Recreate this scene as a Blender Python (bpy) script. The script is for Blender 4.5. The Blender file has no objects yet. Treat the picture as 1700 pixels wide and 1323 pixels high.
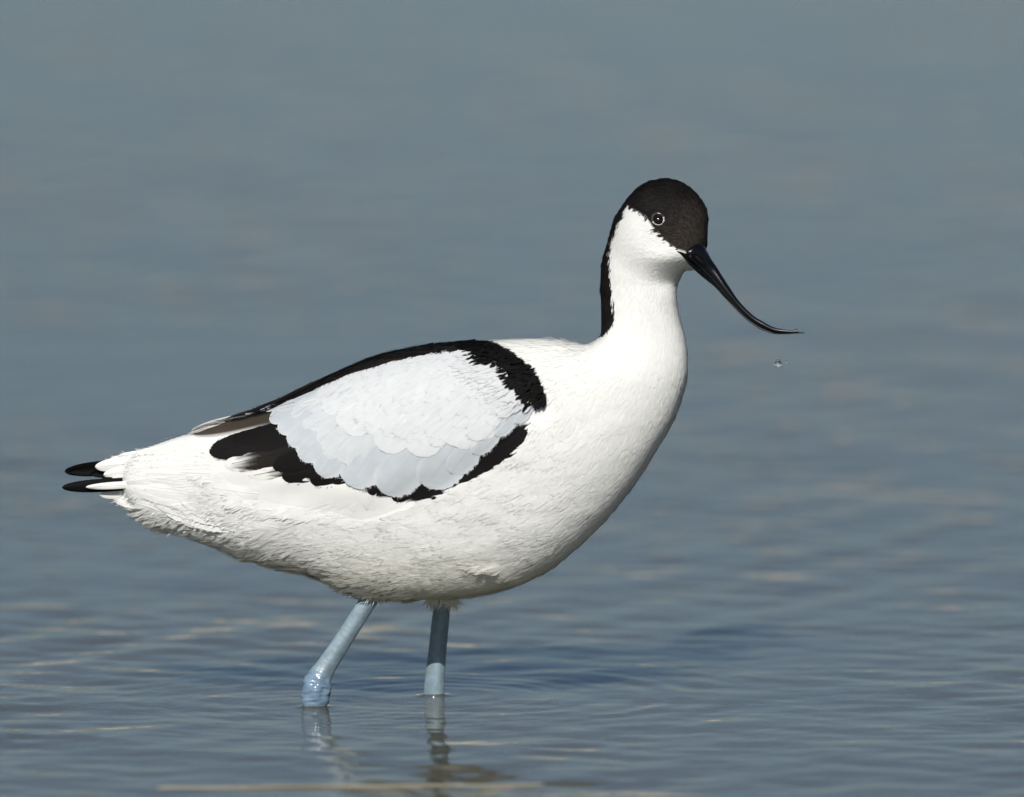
import bpy, math
import numpy as np
from mathutils import Vector, Matrix

SC = bpy.context.scene
COL = SC.collection
rad = math.radians
rng = np.random.default_rng(11)

# ------------------------------------------------------------------ camera
S = 0.00033                       # metres per reference pixel in the bird's plane
DIST, CAM_H, Z0 = 9.0, 1.10, 0.1662
C_POS = np.array([0.0, -DIST, CAM_H]); O_POS = np.array([0.0, 0.0, Z0])
Bv = C_POS - O_POS; CAM_D = float(np.linalg.norm(Bv)); Bv /= CAM_D
Rv = np.array([1.0, 0, 0]); Uv = np.cross(Bv, Rv)
cam = bpy.data.cameras.new("camera")
cam_o = bpy.data.objects.new("camera", cam); COL.objects.link(cam_o)
M = Matrix((Rv.tolist(), Uv.tolist(), Bv.tolist())).transposed().to_4x4()
M.translation = Vector(C_POS.tolist()); cam_o.matrix_world = M
cam.sensor_width = 36; cam.lens = 36 * CAM_D / (1700 * S)
cam.clip_start = 0.1; cam.clip_end = 6000
cam.dof.use_dof = True; cam.dof.focus_distance = CAM_D - 0.015
cam.dof.aperture_fstop = (cam.lens / 1000) / 0.092
SC.camera = cam_o

# ------------------------------------------------------------------ light
SUN_EL, SUN_AZ = 40.0, 9.0       # elevation; degrees to the left of straight behind the camera
sd = np.array([-math.sin(rad(SUN_AZ)) * math.cos(rad(SUN_EL)), -math.cos(rad(SUN_AZ)) * math.cos(rad(SUN_EL)), math.sin(rad(SUN_EL))])
W = bpy.data.worlds.new("World"); SC.world = W; W.use_nodes = True
nt = W.node_tree; bg = nt.nodes["Background"]; bg.inputs[1].default_value = 0.055
sky = nt.nodes.new("ShaderNodeTexSky"); sky.sky_type = 'NISHITA'; sky.sun_disc = False
sky.sun_elevation = rad(SUN_EL); sky.sun_rotation = math.atan2(sd[0], sd[1])
sky.air_density = 0.85; sky.dust_density = 0.4; sky.ozone_density = 2.6
nt.links.new(sky.outputs[0], bg.inputs[0])
sun = bpy.data.lights.new("sun", 'SUN'); sun.energy = 5.0; sun.angle = rad(0.5); sun.color = (1.0, 0.965, 0.90)
sun_o = bpy.data.objects.new("sun", sun); COL.objects.link(sun_o)
sun_o.rotation_euler = Vector(sd.tolist()).to_track_quat('Z', 'Y').to_euler()
vs = SC.view_settings; vs.view_transform = 'Standard'; vs.look = 'None'; vs.exposure = -0.23; vs.gamma = 1.0
SC.render.engine = 'CYCLES'
SC.cycles.use_denoising = True
SC.cycles.max_bounces = 10

# ------------------------------------------------------------------ helpers
def Wp(px, py, z):
    """bird frame (reference pixels right / down, depth towards the viewer) -> world"""
    px, py, z = np.broadcast_arrays(np.asarray(px, float), np.asarray(py, float), np.asarray(z, float))
    return O_POS + S * ((px - 850)[..., None] * Rv + (661.5 - py)[..., None] * Uv + z[..., None] * Bv)

def depth_of_water(z):            # the row where the water surface meets depth z
    return 661.5 + (Z0 + S * z * Bv[2]) / (S * Uv[2])

def nodes_of(name):
    m = bpy.data.materials.new(name); m.use_nodes = True
    t = m.node_tree; p = t.nodes["Principled BSDF"]
    return m, t, p

def tag(o, label=None, cat=None, kind=None, group=None):
    for k, v in (("label", label), ("category", cat), ("kind", kind), ("group", group)):
        if v: o[k] = v
    return o

def make(name, verts, faces, mat, parent=None, col=None, smooth=True, nrm=None):
    verts = np.asarray(verts, np.float32).reshape(-1, 3)
    me = bpy.data.meshes.new(name)
    if isinstance(faces, np.ndarray):
        n, k = faces.shape
        me.vertices.add(len(verts)); me.vertices.foreach_set("co", verts.ravel())
        me.loops.add(n * k); me.loops.foreach_set("vertex_index", faces.astype(np.int32).ravel())
        me.polygons.add(n); me.polygons.foreach_set("loop_start", np.arange(0, n * k, k, dtype=np.int32))
        me.update(calc_edges=True)
    else:
        me.from_pydata(verts.tolist(), [], faces); me.update()
    me.polygons.foreach_set("use_smooth", np.full(len(me.polygons), smooth))
    if col is not None:
        a = me.color_attributes.new("Col", 'FLOAT_COLOR', 'POINT')
        c = np.ones((len(verts), 4), np.float32); c[:, :3] = col
        a.data.foreach_set("color", c.ravel())
    me.materials.append(mat)
    if nrm is not None:                        # feathers shade with the form they lie on
        nw = nrm[:, :1] * Rv - nrm[:, 1:2] * Uv + nrm[:, 2:] * Bv
        me.normals_split_custom_set_from_vertices((nw / (np.linalg.norm(nw, axis=1)[:, None] + 1e-9)).tolist())
    o = bpy.data.objects.new(name, me); COL.objects.link(o)
    if parent is not None: o.parent = parent
    return o

def catmull(P, n=8, closed=True):
    P = np.asarray(P, float); N = len(P); out = []
    rngk = range(N) if closed else range(N - 1)
    for i in rngk:
        if closed: a, b, c, d = P[i - 1], P[i], P[(i + 1) % N], P[(i + 2) % N]
        else: a, b, c, d = P[max(i - 1, 0)], P[i], P[i + 1], P[min(i + 2, N - 1)]
        for k in range(n):
            t = k / n
            out.append(.5 * (2 * b + (c - a) * t + (2 * a - 5 * b + 4 * c - d) * t * t + (3 * b - a - 3 * c + d) * t ** 3))
    if not closed: out.append(P[-1])
    return np.array(out)

def sdist(poly, x, y):
    """signed distance to a polygon, positive inside"""
    x = np.asarray(x, float); y = np.asarray(y, float); sh = x.shape; x = x.ravel(); y = y.ravel()
    P = np.asarray(poly, float); Q = np.roll(P, -1, 0)
    d2 = np.full(x.shape, 1e18); ins = np.zeros(x.shape, bool)
    for (ax, ay), (bx, by) in zip(P, Q):
        ex, ey = bx - ax, by - ay; L = ex * ex + ey * ey + 1e-9
        t = np.clip(((x - ax) * ex + (y - ay) * ey) / L, 0, 1)
        d2 = np.minimum(d2, (x - ax - t * ex) ** 2 + (y - ay - t * ey) ** 2)
        c = (ay > y) != (by > y)
        if abs(ey) > 1e-12: ins ^= c & (x < ax + (y - ay) * ex / ey)
    return (np.sqrt(d2) * np.where(ins, 1, -1)).reshape(sh)

def pdist(line, x, y):
    """distance to an open polyline"""
    x = np.asarray(x, float); y = np.asarray(y, float); d2 = np.full(x.shape, 1e18)
    for (ax, ay), (bx, by) in zip(line[:-1], line[1:]):
        ex, ey = bx - ax, by - ay; L = ex * ex + ey * ey + 1e-9
        t = np.clip(((x - ax) * ex + (y - ay) * ey) / L, 0, 1)
        d2 = np.minimum(d2, (x - ax - t * ex) ** 2 + (y - ay - t * ey) ** 2)
    return np.sqrt(d2)

def blur(a, s):
    r = int(3 * s) + 1; k = np.exp(-.5 * (np.arange(-r, r + 1) / s) ** 2); k /= k.sum()
    for ax in (0, 1):
        pad = [(0, 0), (0, 0)]; pad[ax] = (r, r); b = np.pad(a, pad, mode='edge'); o = 0
        for i, w in enumerate(k):
            sl = [slice(None)] * 2; sl[ax] = slice(i, i + a.shape[ax]); o = o + w * b[tuple(sl)]
        a = o
    return a

def sstep(a, b, x):
    t = np.clip((x - a) / (b - a), 0, 1); return t * t * (3 - 2 * t)

def nz(x, y, sc, seed=0):
    """smooth value noise in [-1, 1]"""
    x = np.asarray(x, float) / sc; y = np.asarray(y, float) / sc
    xi = np.floor(x).astype(int); yi = np.floor(y).astype(int); fx = x - xi; fy = y - yi
    def h(a, b):
        v = np.sin(a * 127.1 + b * 311.7 + seed * 74.7) * 43758.5453
        return (v - np.floor(v)) * 2 - 1
    fx = fx * fx * (3 - 2 * fx); fy = fy * fy * (3 - 2 * fy)
    return (h(xi, yi) * (1 - fx) + h(xi + 1, yi) * fx) * (1 - fy) + (h(xi, yi + 1) * (1 - fx) + h(xi + 1, yi + 1) * fx) * fy

# ------------------------------------------------------------------ the setting: water, bed, far shore
def axis(fine, steps):
    """fine core then growing outward steps up to the limits"""
    lo, hi, h = fine; core = list(np.arange(lo, hi + h / 2, h)); a = core[-1]; s = h
    while a < steps[1]:
        s = min(s * steps[2], steps[3]); a += s; core.append(a)
    b = core[0]; s = h; pre = []
    while b > steps[0]:
        s = min(s * steps[2], steps[3]); b -= s; pre.append(b)
    return np.array(pre[::-1] + core)

wx = axis((-0.36, 0.36, 0.003), (-300, 300, 1.10, 40))
wy_core = [-0.75]; 
while wy_core[-1] < 0.7: wy_core.append(wy_core[-1] + 0.003)
while wy_core[-1] < 8.0: wy_core.append(wy_core[-1] + min(0.003 + 0.0035 * (wy_core[-1] - 0.7), 0.02))
st = 0.02
while wy_core[-1] < 70: st = min(st * 1.1, 3); wy_core.append(wy_core[-1] + st)
pre = [-0.75]; st = 0.003
while pre[-1] > -40: st = min(st * 1.1, 3); pre.append(pre[-1] - st)
wy = np.array(pre[::-1][:-1] + wy_core)
X, Y = np.meshgrid(wx, wy)
dX = np.gradient(wx)[None, :] + 0 * X; dY = np.gradient(wy)[:, None] + 0 * Y
H = np.zeros_like(X)
wr = np.random.default_rng(5)
NW = 110
for i in range(NW):
    lam = 0.016 * (0.36 / 0.016) ** (((i + wr.random()) / NW) ** 1.15)
    th = wr.normal(0, rad(62))                # travel mostly along the view, crests across it
    slope = 0.0057 * (lam / 0.06) ** (-0.25 if lam < 0.1 else -0.85) * min(1, (lam / 0.036) ** 1.8)
    k = 2 * math.pi / lam; kx, ky = k * math.sin(th), k * math.cos(th)
    fade = sstep(2.6, 5.0, lam / np.maximum(dX * abs(math.sin(th)) + dY * abs(math.cos(th)), 1e-6))
    H += fade * slope / k * np.sin(kx * X + ky * Y + wr.random() * 6.283)
gust = 0.85 + 0.45 * nz(X, Y * 0.5, 0.16, 3) + 0.25 * nz(X, Y, 0.5, 9)
H *= np.clip(gust, 0.25, 1.6)
LEG_D = (40.0, -104.0)                          # depth of the near and the far leg
LEG_AT = []
for px, dz in ((524, LEG_D[0]), (720.5, LEG_D[1])):
    p = Wp(px, depth_of_water(dz), dz); LEG_AT.append((p[0], p[1]))
for (lx, ly), A, ph in ((LEG_AT[0], 0.00007, 0.3), (LEG_AT[1], 0.00010, 1.7)):
    r = np.hypot(X - lx, Y - ly); fine = sstep(0.012, 0.005, np.maximum(dX, dY))
    wob = 1 + 0.8 * nz(X, Y, 0.06, 21)
    H += fine * wob * A * np.exp(-r / 0.11) * sstep(0.006, 0.03, r) * np.sin(2 * math.pi * (r + 0.25 * r * r) / 0.017 + ph)
    H += 0.0011 * np.exp(-np.maximum(r - 0.0055, 0) / 0.0028) * sstep(0.02, 0.004, np.maximum(dX, dY))
# the low bow wave the bird pushes in front of its foremost leg
lx, ly = LEG_AT[1]
r = np.hypot(X - lx - 0.02, (Y - ly)); ang = np.arctan2(Y - ly, X - lx - 0.02)
H += sstep(0.012, 0.005, np.maximum(dX, dY)) * 0.00022 * np.exp(-((r - 0.115) / 0.03) ** 2) * np.cos(2 * math.pi * (r - 0.115) / 0.026) * sstep(1.5, 0.2, np.abs(ang + 0.15))
ny, nx = X.shape
idx = np.arange(ny * nx).reshape(ny, nx)
wf = np.stack([idx[:-1, :-1], idx[:-1, 1:], idx[1:, 1:], idx[1:, :-1]], -1).reshape(-1, 4)
m_water, t, p = nodes_of("murky_water")
p.inputs["Roughness"].default_value = 0.065; p.inputs["IOR"].default_value = 1.333
p.inputs["Subsurface Weight"].default_value = 1.0; p.inputs["Subsurface Scale"].default_value = 0.25; p.inputs["Subsurface Radius"].default_value = (1.0, 1.0, 0.8)   # turbid water
tc = t.nodes.new("ShaderNodeTexCoord")
n1 = t.nodes.new("ShaderNodeTexNoise"); n1.inputs["Scale"].default_value = 3.5; n1.inputs["Detail"].default_value = 4
cr = t.nodes.new("ShaderNodeValToRGB")
cr.color_ramp.elements[0].color = (0.078, 0.080, 0.060, 1); cr.color_ramp.elements[1].color = (0.108, 0.104, 0.078, 1)
t.links.new(tc.outputs["Object"], n1.inputs["Vector"]); t.links.new(n1.outputs["Fac"], cr.inputs["Fac"]); t.links.new(cr.outputs["Color"], p.inputs["Base Color"])
n2 = t.nodes.new("ShaderNodeTexNoise"); n2.inputs["Scale"].default_value = 70; n2.inputs["Detail"].default_value = 2
bp = t.nodes.new("ShaderNodeBump"); bp.inputs["Strength"].default_value = 0.35; bp.inputs["Distance"].default_value = 0.0006
t.links.new(tc.outputs["Object"], n2.inputs["Vector"]); t.links.new(n2.outputs["Fac"], bp.inputs["Height"]); t.links.new(bp.outputs["Normal"], p.inputs["Normal"])
tag(make("water", np.stack([X, Y, H], -1), wf, m_water), kind='structure', label="calm grey blue lake water with low ripples")

m_bed, t, p = nodes_of("lake_mud"); p.inputs["Base Color"].default_value = (0.10, 0.085, 0.06, 1); p.inputs["Roughness"].default_value = 0.9
BED = -0.075
g = np.linspace(-60, 60, 61); gx, gy = np.meshgrid(g, g); gz = BED + 0.004 * nz(gx, gy, 3.0, 2)
ii = np.arange(61 * 61).reshape(61, 61)
tag(make("lake_bed", np.stack([gx, gy, gz], -1), np.stack([ii[:-1, :-1], ii[:-1, 1:], ii[1:, 1:], ii[1:, :-1]], -1).reshape(-1, 4), m_bed), kind='structure')

# low sandy shore beyond the water: out of the frame, mirrored by the steeper ripples
m_shore, t, p = nodes_of("dry_shore"); p.inputs["Roughness"].default_value = 0.95
tc = t.nodes.new("ShaderNodeTexCoord"); n1 = t.nodes.new("ShaderNodeTexNoise"); n1.inputs["Scale"].default_value = 0.4; n1.inputs["Detail"].default_value = 6
cr = t.nodes.new("ShaderNodeValToRGB"); cr.color_ramp.elements[0].color = (0.54, 0.45, 0.35, 1); cr.color_ramp.elements[1].color = (0.72, 0.62, 0.50, 1)
t.links.new(tc.outputs["Object"], n1.inputs["Vector"]); t.links.new(n1.outputs["Fac"], cr.inputs["Fac"]); t.links.new(cr.outputs["Color"], p.inputs["Base Color"])
SHORE_Y, SHORE_H = 50.0, 2.1
sx = np.concatenate([np.linspace(-1500, -160, 12), np.linspace(-150, 150, 161), np.linspace(160, 1500, 12)])
sy = np.array([0, 0.6, 1.2, 2, 3, 4.5, 6.5, 9, 14, 25, 60, 200, 800, 3000.0])
GX, GS = np.meshgrid(sx, sy); GY = SHORE_Y + 3 * nz(GX, GX * 0, 14, 1) + GS
GZ = -0.25 + (SHORE_H + 0.25 + 0.35 * nz(GX, GY, 6, 4) + 0.25 * nz(GX, GY, 2.2, 5)) * sstep(0, 6.5, GS)
ii = np.arange(GX.size).reshape(GX.shape)
tag(make("far_shore", np.stack([GX, GY, GZ], -1), np.stack([ii[:-1, :-1], ii[:-1, 1:], ii[1:, 1:], ii[1:, :-1]], -1).reshape(-1, 4), m_shore), kind='structure')

# added unseen dark rise behind the shore, put in to darken the far water's reflection
m_added_hill, t, p = nodes_of("added_dark_rise"); p.inputs["Roughness"].default_value = 1.0; p.inputs["Specular IOR Level"].default_value = 0
tc = t.nodes.new("ShaderNodeTexCoord"); n1 = t.nodes.new("ShaderNodeTexNoise"); n1.inputs["Scale"].default_value = .05; n1.inputs["Detail"].default_value = 6
cr = t.nodes.new("ShaderNodeValToRGB"); cr.color_ramp.elements[0].color = (0.05, 0.068, 0.05, 1); cr.color_ramp.elements[1].color = (0.11, 0.125, 0.085, 1)
t.links.new(tc.outputs["Object"], n1.inputs["Vector"]); t.links.new(n1.outputs["Fac"], cr.inputs["Fac"]); t.links.new(cr.outputs["Color"], p.inputs["Base Color"])
sx = np.linspace(-900, 900, 181); sy = np.linspace(0, 300, 16); GX, GS = np.meshgrid(sx, sy)
GZ = .5 + (21 + 5 * nz(GX, GX * 0, 60, 7) + 2.5 * nz(GX, GS, 14, 8)) * sstep(0, 160, GS)
ii = np.arange(GX.size).reshape(GX.shape)
tag(make("added_dark_hills", np.stack([GX, 330 + GS, GZ], -1), np.stack([ii[:-1, :-1], ii[:-1, 1:], ii[1:, 1:], ii[1:, :-1]], -1).reshape(-1, 4), m_added_hill), kind='structure')

# ------------------------------------------------------------------ the avocet: outline and thickness
OUT = [(222, 753), (253, 739.5), (296, 724.5), (320, 718), (346, 706.5), (376, 698), (412, 688.5), (439, 679), (479, 659.7), (520, 638),
 (559, 617.5), (603, 598.8), (635, 588), (673, 579.7), (705, 573.4), (743, 568.5), (781, 566.2), (807, 566.2), (835, 563.2), (870, 561.5), (908, 562), (940, 565.4),
 (970, 570.7), (984, 566.6), (995, 558), (998, 542), (997.6, 515), (996, 482), (997, 450), (1000.3, 428), (1007, 406), (1013, 384.3), (1019.4, 362.5),
 (1029, 347.5), (1040, 331.2), (1054.8, 315), (1069.7, 304), (1086, 298.3), (1106.5, 296.5), (1124, 299.1), (1140.5, 307.3), (1155.4, 320.3), (1166.3, 334),
 (1172.6, 346.2), (1175.8, 360), (1175.6, 379), (1174.4, 398), (1173.2, 412), (1169, 430), (1160, 443), (1150, 448.2), (1138.5, 449.2), (1132.3, 458), (1126.3, 471.4),
 (1124.1, 485), (1125.5, 506.7), (1129.6, 531.2), (1135.5, 553), (1140.5, 578), (1142.4, 600), (1141.5, 625), (1135.4, 652), (1123, 689), (1108.7, 717.6), (1091, 746),
 (1069.7, 781.5), (1044.8, 817), (1012.8, 856), (981, 890), (949, 918.3), (920.5, 941.3), (885, 960.9), (839, 978.6), (792.6, 988.2), (750, 994), (700, 996), (667, 996),
 (628, 994), (596, 990), (573, 983), (545, 968), (512, 955), (475, 946), (440, 936), (414, 930), (388, 920), (362, 909), (333, 898), (309.5, 890),
 (279.5, 881), (250, 870), (228, 854), (220, 842), (212, 832), (206, 822), (202, 808), (202, 794), (206, 780), (212, 766)]
OUTD = catmull(OUT, 5)
GST = 3.0
gx = np.arange(150, 1200, GST); gy = np.arange(276, 1018, GST)
PX, PY = np.meshgrid(gx, gy)
D2 = sdist(OUTD, PX, PY); INS = D2 > 0
u = np.zeros_like(D2); par = (np.add.outer(np.arange(len(gy)), np.arange(len(gx))) % 2)
w = 1.93
for it in range(900):                          # inflate the outline: Poisson equation, red-black SOR
    for c in (0, 1):
        nb = np.zeros_like(u); nb[1:-1, 1:-1] = (u[:-2, 1:-1] + u[2:, 1:-1] + u[1:-1, :-2] + u[1:-1, 2:] + 2 * GST * GST) / 4
        mk = INS & (par == c); u[mk] += w * (nb[mk] - u[mk])
q = np.where(D2 > 5, u / np.maximum(D2, 1e-3), 0); wq = (D2 > 5).astype(float)
qb = blur(q, 2.2) / np.maximum(blur(wq, 2.2), 1e-6)
qb = np.where(blur(wq, 2.2) > 1e-4, qb, 30.0)
k_ = sstep(5, 14, D2)
U2 = np.where(INS, D2 * (qb * (1 - k_) + np.where(INS, u / np.maximum(D2, 1e-3), 0) * k_), D2 * qb)
T2 = np.sign(U2) * np.abs(U2) ** 0.66 * 23.8 * (1 - .20 * sstep(640, 540, PY) * sstep(960, 1010, PX))
# the head is slim and turned a little to the viewer; the neck is round
def bump_add(T2, d):                           # push the surface out by d (pixels) on both sides
    T = np.sqrt(np.maximum(T2, 0)); return T2 + np.where(T2 > 0, 2 * T * d, 0)
EDGE = [(395, 812), (414.7, 828.5), (456.8, 839), (500, 845), (544, 850), (578, 860), (600, 866), (641, 856), (690, 831.8), (740, 808), (796.5, 783), (826, 770), (851, 750), (870, 724), (885, 702), (905, 676)]
FLANK = EDGE + [(930, 640), (1000, 700), (1000, 900), (700, 1010), (395, 960)]
WING = [(322, 722), (346, 708), (376, 699), (412, 689.5), (439, 680), (479, 661), (520, 639.5), (559, 619), (603, 600.3), (635, 589.5), (673, 581.5), (705, 575.4), (743, 570.5), (781, 568.5),
 (807, 568), (835, 578), (860, 592), (883, 610), (897, 629), (903.5, 648), (908, 664), (905, 676), (885, 702), (870, 724), (851, 750), (826, 770), (796.5, 783), (740, 808), (690, 831.8), (641, 856), (600, 866), (578, 860),
 (544, 850), (500, 845), (456.8, 839), (414.7, 828.5), (385, 806), (350, 775), (326, 745)]
dE = pdist(EDGE, PX, PY); dF = sdist(FLANK, PX, PY); dW = sdist(WING, PX, PY)
T2 = bump_add(T2, 2.0 * sstep(-6, 12, dE * np.sign(dF)) * np.exp(-dE / 42) * sstep(905, 850, PX))            # flank feathers ride up over the wing
T2 = bump_add(T2, 9.0 * sstep(0, 60, dW))                                             # folded wing
dsh = sdist([(781, 564), (807, 564), (835, 577), (861, 591), (884, 609), (898, 629), (904.5, 648), (909, 668), (890, 690), (840, 660), (790, 600)], PX, PY)
T2 = bump_add(T2, -4.0 * np.exp(-np.maximum(0, pdist([(835, 576), (861, 590), (884, 608), (899, 628), (906, 648), (912, 668), (900, 690)], PX, PY)) / 9))
hx, hy = PX - 1098, PY - 372                                                          # cheeks
T2 = bump_add(T2, 13.0 * sstep(1.25, 0.55, np.sqrt((hx / 82) ** 2 + (hy / 80) ** 2)))
T2 = bump_add(T2, 12.0 * np.exp(-((PX - 1118) / 40) ** 2 - ((PY - 428) / 17) ** 2))    # chin lobe
T2 = bump_add(T2, -7.0 * np.exp(-((PX - 1112) / 30) ** 2 - ((PY - 470) / 16) ** 2))    # throat
T2 = bump_add(T2, 3.0 * np.exp(-((PX - 935) / 30) ** 2 - ((PY - 720) / 90) ** 2))      # shoulder crease
body_amp = sstep(0, 40, D2)
T2 = bump_add(T2, body_amp * (1.5 * nz(PX * 0.6 + PY * .3, PY, 34, 1) + .5 * nz(PX * .5 + PY * .2, PY, 17, 2)) * sstep(600, 760, PY))
T2 = bump_add(T2, 4.5 * np.exp(-((PX - 815) / 22) ** 2 - ((PY - 945) / 9) ** 2) + 4 * np.exp(-((PX - 865) / 26) ** 2 - ((PY - 962) / 9) ** 2))
T2 = bump_add(T2, 5 * np.exp(-((PX - 425 - (PY - 900) * -.3) / 22) ** 2 - ((PY - 895) / 40) ** 2))
T2s = blur(np.maximum(T2, 0), 3.0)

def samp(A, x, y):
    fx = np.clip((np.asarray(x, float) - gx[0]) / GST, 0, len(gx) - 1.001); fy = np.clip((np.asarray(y, float) - gy[0]) / GST, 0, len(gy) - 1.001)
    i = fx.astype(int); j = fy.astype(int); a = fx - i; b = fy - j
    return (A[j, i] * (1 - a) + A[j, i + 1] * a) * (1 - b) + (A[j + 1, i] * (1 - a) + A[j + 1, i + 1] * a) * b
def Zs(x, y): return np.sqrt(np.maximum(samp(T2, x, y), 0))

T2 = np.where(T2 > 0, T2 * (1 - .55 * sstep(400, 230, PX)), T2)                        # the tail end is slim
# surface nets of z^2 = T2
zs = np.arange(-204, 204 + GST, GST * 1.0)
V = (zs[:, None, None] ** 2 - T2[None]).astype(np.float32)
V /= (2 * np.sqrt(np.maximum(np.maximum(T2[None], 0), zs[:, None, None] ** 2) + 30)).astype(np.float32)
inside = V < 0
c8 = [(a, b, c) for a in (0, 1) for b in (0, 1) for c in (0, 1)]
nzv, nyv, nxv = V.shape
sl = lambda A, o: A[o[0]:nzv - 1 + o[0], o[1]:nyv - 1 + o[1], o[2]:nxv - 1 + o[2]]
cnt = sum(sl(inside, o).astype(np.int8) for o in c8)
cz, cy, cx = np.nonzero((cnt > 0) & (cnt < 8))
cid = np.full(cnt.shape, -1, np.int64); cid[cz, cy, cx] = np.arange(len(cz))
acc = np.zeros((len(cz), 3)); na = np.zeros(len(cz))
for o1 in c8:
    for ax in range(3):
        if o1[ax]: continue
        o2 = list(o1); o2[ax] = 1
        a = V[cz + o1[0], cy + o1[1], cx + o1[2]]; b = V[cz + o2[0], cy + o2[1], cx + o2[2]]
        mk = (a < 0) != (b < 0); tt = np.where(mk, a / np.where(mk, a - b, 1), 0)
        pt = np.stack([np.full(len(cz), float(o1[k])) for k in range(3)], -1); pt[:, ax] += tt
        acc += pt * mk[:, None]; na += mk
acc /= na[:, None]
bx_ = gx[0] + (cx + acc[:, 2]) * GST; by_ = gy[0] + (cy + acc[:, 1]) * GST; bz_ = zs[0] + (cz + acc[:, 0]) * GST
BP = np.stack([bx_, by_, bz_], -1)
quads = []
for ax in range(3):                            # a quad for each grid edge the surface crosses
    s1 = [slice(None)] * 3; s2 = [slice(None)] * 3; s1[ax] = slice(0, -1); s2[ax] = slice(1, None)
    A, B = inside[tuple(s1)], inside[tuple(s2)]
    e = np.argwhere(A != B); flip = A[tuple(e.T)]
    o = [k for k in range(3) if k != ax]
    e = e[(e[:, o[0]] > 0) & (e[:, o[1]] > 0)]; flip = A[tuple(e.T)]
    def cc(d0, d1):
        f = e.copy(); f[:, o[0]] -= d0; f[:, o[1]] -= d1; return cid[f[:, 0], f[:, 1], f[:, 2]]
    qd = np.stack([cc(1, 1), cc(0, 1), cc(0, 0), cc(1, 0)], -1)
    if ax == 1: flip = ~flip
    qd[flip] = qd[flip][:, ::-1]; quads.append(qd)
quads = np.concatenate(quads)
quads = quads[(quads >= 0).all(1)]
ed = np.concatenate([quads[:, [0, 1]], quads[:, [1, 2]], quads[:, [2, 3]], quads[:, [3, 0]]]); ed = np.concatenate([ed, ed[:, ::-1]])
deg = np.bincount(ed[:, 0], minlength=len(BP))
def lap(P): return np.stack([np.bincount(ed[:, 0], P[ed[:, 1], k], len(P)) for k in range(3)], -1) / deg[:, None] - P
for it in range(5):
    BP = BP + 0.5 * lap(BP); BP = BP - 0.52 * lap(BP)
fn = np.cross(BP[quads[:, 2]] - BP[quads[:, 0]], BP[quads[:, 3]] - BP[quads[:, 1]])
if (fn[:, 2] * BP[quads].mean(1)[:, 2]).sum() < 0: quads = quads[:, ::-1]; fn = -fn
BN = np.stack([sum(np.bincount(quads[:, j], fn[:, k], len(BP)) for j in range(4)) for k in range(3)], -1)
BN /= np.linalg.norm(BN, axis=1)[:, None] + 1e-9

# ------------------------------------------------------------------ plumage colours (where black and white feathers grow)
WHITE = np.array([0.88, 0.88, 0.855]); BLACK = np.array([0.0065, 0.006, 0.006]); CAPC = np.array([0.0105, 0.0092, 0.0088])
CAP = [(1133.7, 417), (1121, 412.8), (1110.4, 404.3), (1095.6, 391.6), (1087, 381), (1077, 372), (1074, 362), (1066, 355.6), (1056.5, 349.3), (1047, 343), (1042, 341), (1038, 350),
       (1033, 360.5), (1024.4, 379.5), (1016, 401), (1013, 422.4), (1012, 444), (1013.4, 471.4), (1016.8, 498.6), (1020, 520.3), (1019.4, 534), (1010, 549), (997.6, 559),
       (975, 556), (985, 480), (985, 440), (995, 390), (1020, 335), (1060, 295), (1110, 285), (1150, 296), (1190, 340), (1190, 425), (1150, 425)]
BAND = [(781, 560), (806.6, 563), (835, 576), (860.6, 590.4), (882.8, 608), (897, 628), (903.5, 648), (908, 664), (905, 673.4), (893, 670), (882.8, 667), (870, 656), (857, 645), (849, 635), (841.5, 625.8),
        (834, 614), (825.7, 603.5), (806.6, 598.8), (796, 592), (787.5, 580), (765, 575.5), (736.7, 580.5), (705, 588.6), (686, 588.6), (654, 591), (603, 609.5), (546, 634), (489, 659), (455, 676),
        (436, 684), (425, 682), (460, 655), (540, 615), (640, 575), (720, 560)]
LBAR = [(884, 701), (870, 722), (851, 750.7), (825.7, 771), (787.5, 784), (749.4, 803), (717.7, 819), (685.9, 832), (663.7, 828.5), (635, 824.3), (619, 817), (590, 809), (600, 790), (700, 780), (800, 730), (856, 706)]
PATCH = [(349.4, 749), (352, 741), (358, 735), (373, 728), (409, 718), (446, 701), (470, 690), (540, 730), (560, 780), (540, 797), (520, 795.5), (500, 791), (479, 785), (452, 779), (436, 771), (420, 772), (395, 764), (372, 763), (356, 759)]
def inside_soft(poly, x, y, s=1.5):
    poly = np.asarray(poly, float); x = np.asarray(x, float); y = np.asarray(y, float)
    out = np.full(x.shape, 0.0)
    mk = (x > poly[:, 0].min() - 8) & (x < poly[:, 0].max() + 8) & (y > poly[:, 1].min() - 8) & (y < poly[:, 1].max() + 8)
    if mk.any(): out[mk] = sstep(-s, s, sdist(poly, x[mk], y[mk]))
    return out
def plumage(x, y, jit=2.0, s=1.5):
    x = np.asarray(x, float); y = np.asarray(y, float)
    xx = x + jit * nz(x, y, 7, 31) ; yy = y + jit * nz(x, y, 7, 32)
    c = np.broadcast_to(WHITE, x.shape + (3,)).copy()
    warm = sstep(880, 985, y) * 0.5
    c *= 1 - warm[..., None] * np.array([0.03, 0.07, 0.20])
    a = inside_soft(CAP, xx, yy, s)[..., None]
    cap = CAPC * (1 + 0.35 * nz(x, y, 18, 8)[..., None]) + np.array([0.030, 0.025, 0.021]) * (sstep(150, 10, np.hypot(x - 1160, y - 415) * 1.5))[..., None]
    c = c * (1 - a) + cap * a
    for poly in (BAND, LBAR, PATCH):
        a = inside_soft(poly, xx, yy, s)[..., None]; c = c * (1 - a) + BLACK * a
    return c

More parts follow.
